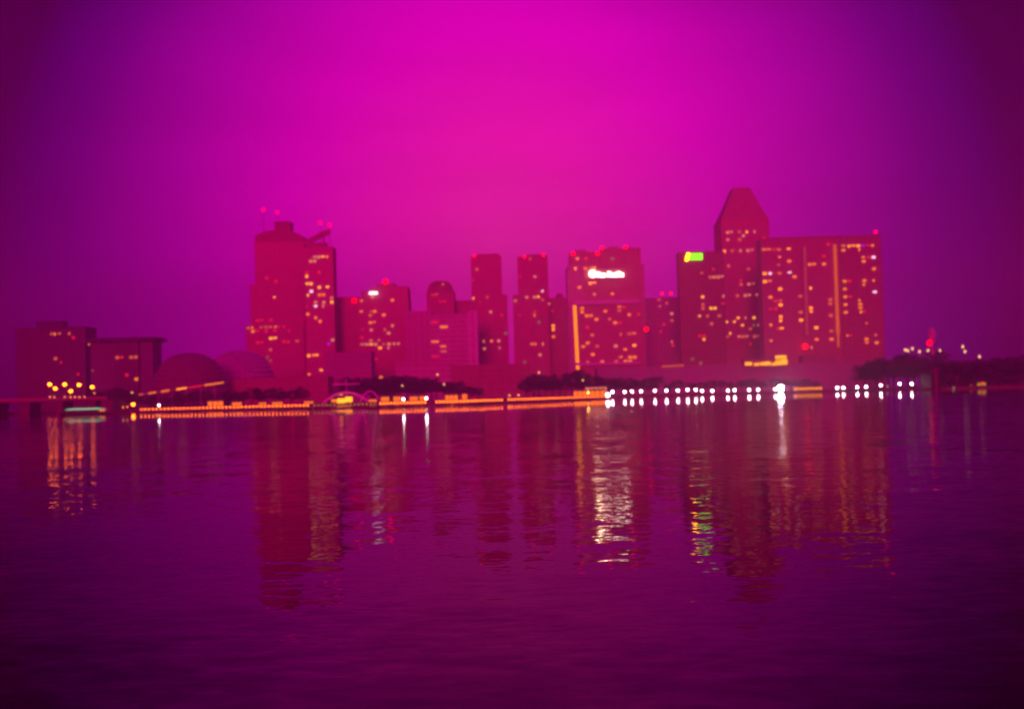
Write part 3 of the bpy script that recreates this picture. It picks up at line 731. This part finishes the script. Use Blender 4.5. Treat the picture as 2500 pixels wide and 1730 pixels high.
# ------------------------------------------------------------------ white quay lamps
def lamp_proto(name, h, r, m, arm=False):
    root = empty(name, (0,0,0))
    p = MB(); p.cyl((0,0,0),(0,0,h-r*.8), .13, .08, 8); p.cyl((0,0,0),(0,0,.35), .28, .2, 8); p.build('post', DARKM, root)
    g = MB(); g.ball((0,0,h), r, 12, 8); g.build('lamp_globe', m, root)
    c = MB(); c.cyl((0,0,h+r*.86),(0,0,h+r*1.15), r*.5, .05, 8); c.build('lamp_cap', DARKM, root)
    return root
# (x, y of the lamp in the photo)
WL = [(1495.6,956),(1525,956),(1543,955),(1565,955),(1599,953.5),(1627,953),(1655,953),(1678.6,951),(1698.5,951),(1714,953.5),(1739,953.5),
      (1777,953),(1793.6,952),(1829,951.5),(1851,951),(1892.5,950),(2044,946),(2059,945.6),(2093,945),(2115,944),(2150.6,940),(2196.5,936.5),(2226,936.5),(2253,936)]
QY = 909.0
base = lamp_proto('quay_lamp', 1.0, .85, LAMPW)
first = True
def set_lamp(root, P, zb):
    """stretch the post, keep the globe round"""
    root.location = (P.x, P.y, zb); h = P.z - zb
    for ch in root.children:
        if ch.name.startswith('post'): ch.scale = (1,1,max(.3,h))
        else: ch.location = (0,0,h-1.0)
def landmark(px):
    for lim, s in ((1510,'just right of the end of the orange string'),(1570,'below the trees right of the sign hotel'),(1660,'below the rear block and its two red beacons'),
                   (1745,'below the green-signed tower'),(1800,'below the gap left of the pyramid tower'),(1860,'below the pyramid-topped tower'),(1900,'beside the violet floodlight'),
                   (2065,'right of the amber kiosk'),(2125,'below the right edge of the slab hotel'),(2200,'below the trees right of the slab hotel'),(2400,'near the dark pillar on the right')):
        if px < lim: return s
from collections import defaultdict
cnt = defaultdict(list)
for x, y in WL: cnt[landmark(x)].append(x)
ordn = ['first','second','third','fourth','fifth','sixth']
for i, (x, y) in enumerate(WL):
    o = base if i == 0 else copy_tree(base)
    lm = landmark(x); k = cnt[lm].index(x); n_ = len(cnt[lm])
    lab = 'white globe lamp ' + lm if n_ == 1 else ordn[k] + ' white globe lamp from left, ' + lm
    tag(o, lab, 'lamp', 'white globe lamps along the right quay')
    set_lamp(o, at(x, y, QY), 1.25)
    o.name = 'quay_lamp' if i == 0 else 'quay_lamp.001'
# the big white lamp where the orange string ends, and the violet floodlight
def flood(px, py, Y, r, m, name, label):
    P = at(px, py, Y); o = empty(name, (P.x, Y, 1.25), label, 'floodlight')
    q = MB(); q.cyl((0,0,0),(0,0,P.z-1.25-r*.9), .25, .16, 8); q.build('post', DARKM, o)
    q = MB(); q.ball((0,0,P.z-1.25), r, 14, 9); q.build('lamp_head', m, o)
    q = MB(); q.cyl((0,r*.5,P.z-1.25),(0,r*1.35,P.z-1.25), r*.75, r*.5, 12); q.build('housing', DARKM, o)
flood(1484, 964, 640, .95, LAMPW, 'floodlight', 'large white floodlight at the right end of the orange string')
flood(1906, 947, 907.5, 1.9, LAMPV, 'floodlight', 'very bright violet-white floodlight at the quay edge, left of the amber kiosk')
# dim short quay bollard lights between the globes
bol = lamp_proto('bollard_light', 1.0, .38, emit('pale_bollard_light',(0.75,.42,.3),2.4))
BL = [(1632,965),(1668,966),(1706,965),(1746,963),(1822,962),(1846,965),(1858,961),(1863,960),(1876,961),(1888,963),(1934,962),(2005,959),(2037,958),(2067,955),(2072,957),(2098,950),(2105,956),(2139,955),(2167,943),(2175,953),(2187,954),(2202,951),(2220,951),(2240,949),(2254,951)]
for i, (x, y) in enumerate(BL):
    o = bol if i == 0 else copy_tree(bol)
    tag(o, 'dim short bollard light standing low between the white globe lamps on the quay', 'light', 'dim bollard lights between the white globe lamps')
    set_lamp(o, at(x, y, 907.5), 1.25)

# ------------------------------------------------------------------ pontoon promenade with its string of rail lamps
PL = [(325,564),(560,530),(755,500),(920,472),(1160,482),(1320,550),(1482,640)]
def PY(px):
    for (a,ya),(c,yc) in zip(PL, PL[1:]):
        if a <= px <= c: return ya + (yc-ya)*(px-a)/(c-a)
    return PL[0][1] if px < PL[0][0] else PL[-1][1]
def PX(px, z=0.5):
    Y = PY(px); hy = 967 - 0.0272*(px-1250); return at(px, hy+ (CAM_H-z)*F/Y, Y)
segs = [(330,757,'left floating deck, carrying the long orange string of rail lamps'),(760,920,'floating deck in front of the white tent, with dim yellow rail lamps'),(924,1044,'short floating deck with two bright white lamps, right of the tent'),
        (1060,1230,'floating deck in front of the flat red block'),(1237,1480,'right floating deck ending at the large white floodlight')]
for (a, c, lab) in segs:
    n_ = 8; fr = [PX(a+(c-a)*i/n_) for i in range(n_+1)]
    cen = fr[n_//2]
    root = empty('floating_deck', (cen.x, cen.y, 0), lab, 'pontoon')
    d = MB(); pts = [(p.x-cen.x, p.y-cen.y-.3) for p in fr] + [(p.x-cen.x, p.y-cen.y+7) for p in fr[::-1]]
    d.prism(pts, .25, .55); d.build('deck', DECK, root)
    fl_ = MB()
    for i in range(n_):
        p = (fr[i]+fr[i+1])/2 - cen; w_ = (fr[i+1]-fr[i]).length*.36
        fl_.box(p.x-w_, p.x+w_, p.y+.3, p.y+6, -.5, .24)
    fl_.build('float', DARKM, root)
    rl = MB()
    for z in (1.0, 1.35):
        for p, q in zip(fr, fr[1:]): rl.cyl((p.x-cen.x,p.y-cen.y+.1,z), (q.x-cen.x,q.y-cen.y+.1,z), .035, n=5)
    for i in range(0, n_*6+1):
        t_ = i/(n_*6)*n_; k = min(int(t_), n_-1); p = fr[k].lerp(fr[k+1], t_-k) - cen
        rl.cyl((p.x,p.y+.1,.5),(p.x,p.y+.1,1.4), .04, n=5)
    rl.build('railing', METAL, root)
def rail_proto(m, r):
    root = empty('rail_lamp', (0,0,0))
    p = MB(); p.cyl((0,0,0),(0,0,1.0-r*.7), .06, .05, 6); p.build('post', DARKM, root)
    g = MB(); g.ball((0,0,1.0), r, 8, 6); g.build('lamp_globe', m, root)
    return root
rO, rY = rail_proto(LAMPS, .34), rail_proto(LAMPY, .26)
usedO = usedY = False
def rails(x0, x1, n_, proto, label, group, r_first, hz=1.55):
    for i in range(n_):
        x = x0 + (x1-x0)*(i+.5)/n_; P = PX(x)
        o = proto if (i == 0 and r_first) else copy_tree(proto)
        tag(o, label, 'lamp', group); set_lamp(o, Vector((P.x, P.y, hz)), .55)
rails(340, 756, 44, rO, 'small orange rail lamp in the long string on the left floating deck', 'orange rail lamps on the left deck', True)
rails(763, 920, 16, rY, 'dim yellow rail lamp on the floating deck in front of the white tent', 'dim yellow rail lamps by the tent', True, 1.45)
rails(925, 1042, 14, rO, 'small orange rail lamp on the short deck with the two white lamps', 'orange rail lamps on the short deck', False)
rails(1062, 1229, 20, rO, 'small orange rail lamp on the floating deck in front of the flat red block', 'orange rail lamps before the flat red block', False)
rails(1238, 1480, 30, rO, 'small orange rail lamp on the rightmost floating deck', 'orange rail lamps on the right deck', False)
wl = lamp_proto('deck_lamp', 1.0, .42, WHITEL)
for i, (x, y, lab) in enumerate([(985,974,'left of two bright white lamps on the short floating deck'),(1041,972,'right of two bright white lamps on the short floating deck'),
                                 (388,989,'single white lamp on the left floating deck, below the dark theatre shell'),(1436,958,'tall warm lamp near the right end of the orange string')]):
    o = wl if i == 0 else copy_tree(wl)
    P = PX(x); q = at(x, y, P.y+1.5); tag(o, lab, 'lamp', 'tall lamps on the floating decks'); set_lamp(o, q, .55)
    if i == 3:
        for ch in o.children:
            if ch.name.startswith('lamp_globe'): ch.data = ch.data.copy(); ch.data.materials[0] = emit('warm_lamp_light',(1,.6,.05),9,True)
# small far lamps among the trees
sm = lamp_proto('park_lamp', 1.0, .55, emit('warm_park_light',(1,.45,.12),3))
for i, (x, y, lab) in enumerate([(1316,909,'white park lamp among the trees at the right end of the flat red block'),(1084,938,'warm park lamp in front of the flat red block'),(982,941,'dim park lamp right of the tent'),
        (1423,928,'warm park lamp right of the foot of the orange light string'),(1244,965,'warm park lamp just above the gap between two decks, on the left'),(1266,964,'warm park lamp just above the gap between two decks, on the right'),
        (1068,914,'orange park lamp at the left end of the flat red block'),(322,958,'small warm lamp above the big amber quay lamp on the left')]):
    o = sm if i == 0 else copy_tree(sm)
    tag(o, lab, 'lamp', 'park lamps among the trees'); set_lamp(o, at(x, y, 914), 1.25)

# amber glow pavilions behind the string
def pavilion(px0, px1, ytop, ybot, Y, label, m=GLOW, nb=4):
    A = at(px0, ytop, Y); B = at(px1, ytop, Y); zt_ = A.z; zb_ = 1.25
    root = empty('kiosk', ((A.x+B.x)/2, Y, zb_), label, 'kiosk', 'lit kiosks along the waterfront'); w_ = (B.x-A.x)/2; h = max(2.6, zt_-zb_)
    d = MB(); d.box(-w_, w_, .3, 4.5, 0, h-.3); d.build('wall', BROWN, root)
    d = MB(); d.prism([(-w_-.8,-1.3),(w_+.8,-1.3),(w_+.8,5),(-w_-.8,5)], h-.3, h+.7, [(-w_+.4,.4),(w_-.4,.4),(w_-.4,4),(-w_+.4,4)]); d.build('roof', DARKM, root)
    for i in range(nb):
        xa = -w_ + 2*w_*(i+.1)/nb; xb = -w_ + 2*w_*(i+.9)/nb
        d = MB(); d.box(xa, xb, .05, .28, .5, h-.6); d.build('window', m, root)
    return root
ZA = zc((100,700), 3.99)
for (a,c,y0,Y,lab) in [(506,545,978,913,'amber lit kiosk behind the left deck, left of two neighbours'),(566,590,980,913,'small amber lit kiosk behind the left deck'),
    (632,650,982,913,'very small amber kiosk in the middle of the left deck'),(664,690,980,913,'amber lit kiosk toward the right of the left deck'),(742,765,978,913,'amber lit kiosk at the right end of the left deck'),
    (930,950,967,913,'amber kiosk left of the two white deck lamps'),(960,978,966,913,'amber kiosk touching the left white deck lamp'),(1000,1020,966,913,'amber kiosk between the two white deck lamps'),(1024,1040,965,913,'amber kiosk touching the right white deck lamp'),
    (1086,1118,963,912,'wide amber kiosk in front of the flat red block'),(1128,1140,960,912,'narrow tall amber kiosk in front of the flat red block'),(900,920,975,912,'amber kiosk just right of the tent'),
    (1400,1432,953,912,'amber lit kiosk below the foot of the orange light string'),(1440,1478,952,912,'bright amber kiosk left of the large white floodlight')]:
    pavilion(a, c, y0, 0, Y, lab, nb=3)
pavilion(1940, 2008, 944, 0, 911, 'large amber lit kiosk right of the violet floodlight', emit('bright_amber_interior',(1.0,.24,0.0),1.6,True), 7)
pavilion(1428, 1482, 944, 0, 925, 'pale-lit kiosk roof behind the large white floodlight', E['p'], 5)
pavilion(2386, 2408, 940, 0, 775, 'small yellow lit kiosk at the far right edge on the headland', emit('olive_light',(0.6,.32,.0),1.0), 2)

# white tent with a mast
zt5 = Z3
C0 = at(*Z3(1355,900), 918); A = at(*Z3(1090,1020), 918); B = at(*Z3(1740,1010), 918)
tr = empty('event_tent', (C0.x, 918, 1.25), 'white arched event tent with a tall mast, lit amber inside', 'tent')
m = MB(); n_ = 24; th = 1.1
def arch(xa, xb, zc_, z0, y0, y1, th, nn=20):
    up = []; dn = []
    for i in range(nn+1):
        a = i/nn; x = xa + (xb-xa)*a; k = math.sin(math.pi*a)**.8 if 0 < a < 1 else 0
        up.append((x, z0+(zc_-z0)*k)); dn.append((x+(.5-a)*th*1.5, z0+(zc_-z0)*k-th))
    for i in range(nn):
        m.vprism([dn[i], dn[i+1], up[i+1], up[i]], y0, y1)
arch(A.x-C0.x, at(*Z3(1620,1000),918).x-C0.x, C0.z-1.25, .8, 0, 12, 1.4)
m.build('canopy', SAIL, tr)
m = MB()
M1 = at(*Z3(1190,810),918); M2 = at(*Z3(1500,820),918); M3 = at(*Z3(1600,890),918)
arch(at(*Z3(1500,930),918).x-C0.x, B.x-C0.x, M3.z-1.25, .8, 5, 14, 1.1)
m.box(M1.x-C0.x, M2.x-C0.x, 6, 9, M1.z-1.25-1.2, M1.z-1.25-.3)
m.build('rear_canopy', SAIL, tr)
m = MB(); mz = at(*Z3(1355,740),918).z; m.cyl((0,6,0),(0,6,mz-1.25), .5, .2, 8); m.build('mast', SAIL, tr)
for (zx,zy,wz,hz,mm) in ((1225,1005,60,40,E['o']),(1305,1005,90,60,LAMPO),(1390,990,80,70,LAMPO),(1305,940,40,18,E['o'])):
    c = at(*Z3(zx,zy), 916.5); hw = wz/4.614*917/F/2; hh = hz/4.614*917/F/2*.8
    m = MB(); m.box(c.x-C0.x-hw, c.x-C0.x+hw, -1.5, -1.2, c.z-1.25-hh, c.z-1.25+hh); m.build('stage_light', emit('stage_glow',(1,.26,.005),4,True) if mm is LAMPO else mm, tr)
P = at(*Z3(1665,995), 915); pavilion(900,912,978,0,914,'tiny amber kiosk at the right foot of the tent', nb=2)

# ------------------------------------------------------------------ left road bridge with amber street lamps
BZ = at(100, 975, 880).z
A = at(-60, 975, 880); B = at(262, 983, 880)
br = empty('road_bridge', ((A.x+B.x)/2, 880, 0), 'low dark road bridge at the far left under the amber street lamps', 'bridge')
o_ = br.location
w_ = (B.x-A.x)/2
m = MB(); m.box(-w_, w_, 0, 24, BZ-1.6, BZ); m.build('deck', STONE, br)
m = MB(); m.box(-w_, w_, -.3, -.02, BZ-.6, BZ+1.0)
m.build('parapet', BROWN, br)
for k in range(4):
    x = -w_ + 2*w_*(k+.5)/4; m = MB(); m.prism([(x-1.8,2),(x+1.8,2),(x+1.8,22),(x-1.8,22)], -2, BZ-1.6, [(x-3,1),(x+3,1),(x+3,23),(x-3,23)]); m.build('pier', STONE, br)
m = MB(); m.box(w_-4, w_+4, -1, 26, -2, BZ-1.65); m.build('abutment', STONE, br)
sl = empty('street_lamp', (0,0,0))
p = MB(); p.cyl((0,0,0),(0,0,1), .2, .12, 8); p.build('post', DARKM, sl)
p = MB(); p.cyl((0,0,1),(0,-1.6,1.5), .1, .08, 6); p.build('arm', DARKM, sl)
p = MB(); p.ball((0,-1.9,1.25), 1.25, 10, 7, .75); p.build('lamp_head', STREETO, sl)
SLs = [(ZA(85,950),'at the very left end'),(ZA(138,990),'shorter, second from the left'),(ZA(230,950),'third from the left'),(ZA(290,1015),'lowest, fourth from the left'),(ZA(370,955),'second from the right'),(ZA(498,975),'rightmost, beside the trees')]
def place_street(o, px, py, Y, zb):
    P = at(px, py, Y-1.9); h = P.z - 1.25 - zb
    o.location = (P.x, Y, zb)
    for ch in o.children:
        if ch.name.startswith('post'): ch.scale = (1,1,h+1)
        else: ch.location = (0,0,h)
for i, ((x,y), lab) in enumerate(SLs):
    o = sl if i == 0 else copy_tree(sl)
    tag(o, 'amber street lamp on the left bridge, ' + lab, 'lamp', 'amber street lamps on the left bridge'); place_street(o, x, y, 890, BZ)
o = copy_tree(sl); tag(o, 'bright amber quay lamp at the left end of the long orange string', 'lamp'); place_street(o, *ZA(898,1145), 912, 1.25)
o.name = 'street_lamp.020'
# small deck lights on the bridge parapet
pr = lamp_proto('parapet_light', 1.0, .42, emit('peach_light',(1,.26,.06),4.5))
for i, zx in enumerate((85,130,230,285,330,375,425,520)):
    o = pr if i == 0 else copy_tree(pr); x, y = ZA(zx, 1072 if zx < 500 else 1035)
    tag(o, 'small peach light in the low row on the parapet of the left bridge', 'light', 'parapet lights on the left bridge'); set_lamp(o, at(x, y, 879.8 if zx < 500 else 912), BZ+.9 if zx < 500 else 1.25)
# restaurant boat with pale green awning light
P = at(205, 1012, 560)
bt = empty('tour_boat', (P.x, 560, 0), 'long low tour boat with a pale green lit awning, moored below the left bridge', 'boat')
m = MB()
hull = [(-11,0),(-8.5,-1.9),(7,-1.9),(12,0),(7,1.9),(-8.5,1.9)]
m.prism([(x*.9,y*.75) for x,y in hull], -.3, .9, hull); m.build('hull', DUSKY, bt)
m = MB(); m.box(-7,6,-1.4,1.4,.9,1.9); m.build('cabin', DUSKY, bt)
m = MB(); m.prism([(-8,-1.9),(9.5,-1.9),(9.5,1.9),(-8,1.9)], 2.15, 2.75, [(-6,-.6),(6,-.6),(6,.6),(-6,.6)]); m.build('awning', CYAN, bt)
m = MB()
for x in (-7,-2,3,8): m.cyl((x,-1.5,.9),(x,-1.5,2.2),.06); m.cyl((x,1.5,.9),(x,1.5,2.2),.06)
m.build('awning_post', METAL, bt)
pv = lamp_proto('landing_light', 1.0, .3, emit('orange_landing_light',(1,.22,.01),4))
for i, (zx, zy) in enumerate(((560,1205),(585,1205),(610,1203),(800,1172),(840,1168))):
    o = pv if i == 0 else copy_tree(pv); tag(o, 'tiny orange light on the landing stage between the boat and the long orange string', 'light', 'landing lights left of the orange string'); x, y = ZA(zx, zy); set_lamp(o, at(x, y, 570), .55)
A = at(232,1006,569); B = at(320,1004,569); ld = empty('landing_stage', ((A.x+B.x)/2,572,0), 'dark landing stage between the tour boat and the left floating deck', 'pontoon')
w2 = (B.x-A.x)/2; m = MB(); m.box(-w2,w2,-3.5,4,.2,.55); m.build('deck', DECK, ld); m = MB(); m.box(-w2+.5,w2-.5,-3,3.5,-.5,.19); m.build('float', DARKM, ld)

# sloping lit roof walkway in front of the theatre
A = at(*ZA(955,1050), 925); B = at(*ZA(1780,930), 925)
wk = empty('covered_walkway', ((A.x+B.x)/2, 925, 1.25), 'long sloping roof edge with orange light strips, in front of the dark theatre shell', 'walkway')
cxk = (A.x+B.x)/2; m = MB()
m.vprism([(A.x-cxk, A.z-1.25-.3),(B.x-cxk, B.z-1.25-.3),(B.x-cxk, B.z-1.25+.5),(A.x-cxk, A.z-1.25+.5)], .2, 8); m.build('roof', BROWN, wk)
for k in range(6):
    a = (k+.3)/6; x = (A.x+(B.x-A.x)*a)-cxk; z = A.z+(B.z-A.z)*a-1.25; m = MB(); m.cyl((x,2,0),(x,2,z-.3),.3,.3,8); m.build('column', CONC, wk)
for (z0x,z1x,mm) in ((955,995,'d'),(1045,1120,'o'),(1170,1250,'o'),(1320,1420,'O'),(1590,1780,'o'),(1440,1570,'r')):
    f0 = (z0x-955)/825; f1 = (z1x-955)/825
    xa = A.x+(B.x-A.x)*f0-cxk; xb = A.x+(B.x-A.x)*f1-cxk; za = A.z+(B.z-A.z)*f0-1.25; zb2 = A.z+(B.z-A.z)*f1-1.25
    m = MB(); m.vprism([(xa,za-.55),(xb,zb2-.55),(xb,zb2+.45),(xa,za+.45)], -.1, .15); m.build('light_strip', E[mm], wk)

# ------------------------------------------------------------------ right: road lamps above the trees, beacon tower
Z9 = zc((2050,780), 5.7675)
rl_ = empty('tall_street_lamp', (0,0,0))
p = MB(); p.cyl((0,0,0),(0,0,1), .25, .12, 8); p.build('post', METAL, rl_)
p = MB(); p.cyl((0,0,1),(0,-2.4,1.6), .12, .08, 6); p.build('arm', METAL, rl_)
p = MB(); p.ball((0,-1.9,1.25), 0.9, 10, 7, 1.3); p.build('lamp_head', STREETP, rl_)
RLp = [((925,425),'leftmost, in the tight group of three'),((960,440),'middle of the tight group of three'),((1025,408),'right of the tight group of three'),((1125,450),'just left of the red beacon'),((1245,435),'below the red beacon'),((1410,435),'right of the red beacon'),((1735,380),'upper of the far right pair'),((1765,450),'lower of the far right pair'),((1970,520),'at the far right edge')]
for i, ((zx,zy), lab) in enumerate(RLp):
    o = rl_ if i == 0 else copy_tree(rl_)
    tag(o, 'tall road lamp above the dark trees, ' + lab, 'lamp', 'tall road lamps above the right trees'); x, y = Z9(zx,zy); place_street(o, x, y, 1000, 1.25)
P = at(*Z9(1240,335), 1180); T = at(*Z9(1295,110), 1180)
ct = empty('control_tower', (T.x, 1180, 1.2), 'slim far tower with a bulb top and a red lamp, above the right trees', 'tower')
m = MB(); m.cyl((0,0,0),(0,0,T.z-1.2-14), 1.6, 1.0, 10); m.build('shaft', CONC, ct)
m = MB(); m.cyl((0,0,T.z-16),(0,0,T.z-9), 2.4, 4.4, 12); m.cyl((0,0,T.z-9),(0,0,T.z-2), 4.4, 2.8, 12); m.build('cabin', CONC, ct)
m = MB(); m.ball((P.x-T.x, -4, P.z-1.2), 1.7, sz=1.4); m.cyl((P.x-T.x,-4,P.z-1.2),(0,0,P.z-1.8), .25); m.build('beacon', BEACON, ct)
rm = lamp_proto('headland_lamp', 1.0, .5, emit('dim_red_light',(.25,0,.01),1))
for i, (zx, zy, lab, code) in enumerate([(1525,840,'dim red lamp on the headland, left of a pair','r'),(1650,810,'dim red lamp on the headland, right of a pair','r'),(1605,955,'dim greenish lamp on the headland shore','g'),(1850,925,'dim orange lamp on the headland near the yellow kiosk','d'),(2010,885,'red lamp above the yellow kiosk at the far right','R')]):
    o = rm if i == 0 else copy_tree(rm)
    tag(o, lab, 'lamp', 'lamps on the right headland'); x, y = Z9(zx, zy); set_lamp(o, at(x, y, 766), 1.15)
    for ch in o.children:
        if ch.name.startswith('lamp_globe') and i > 1:
            ch.data = ch.data.copy(); ch.data.materials[0] = {'g': emit('dim_green_light',(.3,.35,.15),1.2), 'd': emit('dim_amber_light',(.5,.1,0),1), 'R': emit('red_light',(1,.02,0),2)}[code]

# ------------------------------------------------------------------ haze
HZ = True
if HZ:
    m = bpy.data.materials.new('haze'); m.use_nodes = True; t_ = m.node_tree; t_.nodes.clear()
    o = N('ShaderNodeOutputMaterial', t_); pvn = N('ShaderNodeVolumePrincipled', t_)
    pvn.inputs['Color'].default_value = (0.97, 0.92, 0.96, 1); pvn.inputs['Density'].default_value = 0.0004; pvn.inputs['Anisotropy'].default_value = 0.6
    L(t_, pvn.outputs[0], o.inputs['Volume'])
    bb = MB(); bb.box(-2520, 2520, -80, 3020, -4, 260)
    tag(bb.build('haze', m), kind='stuff')
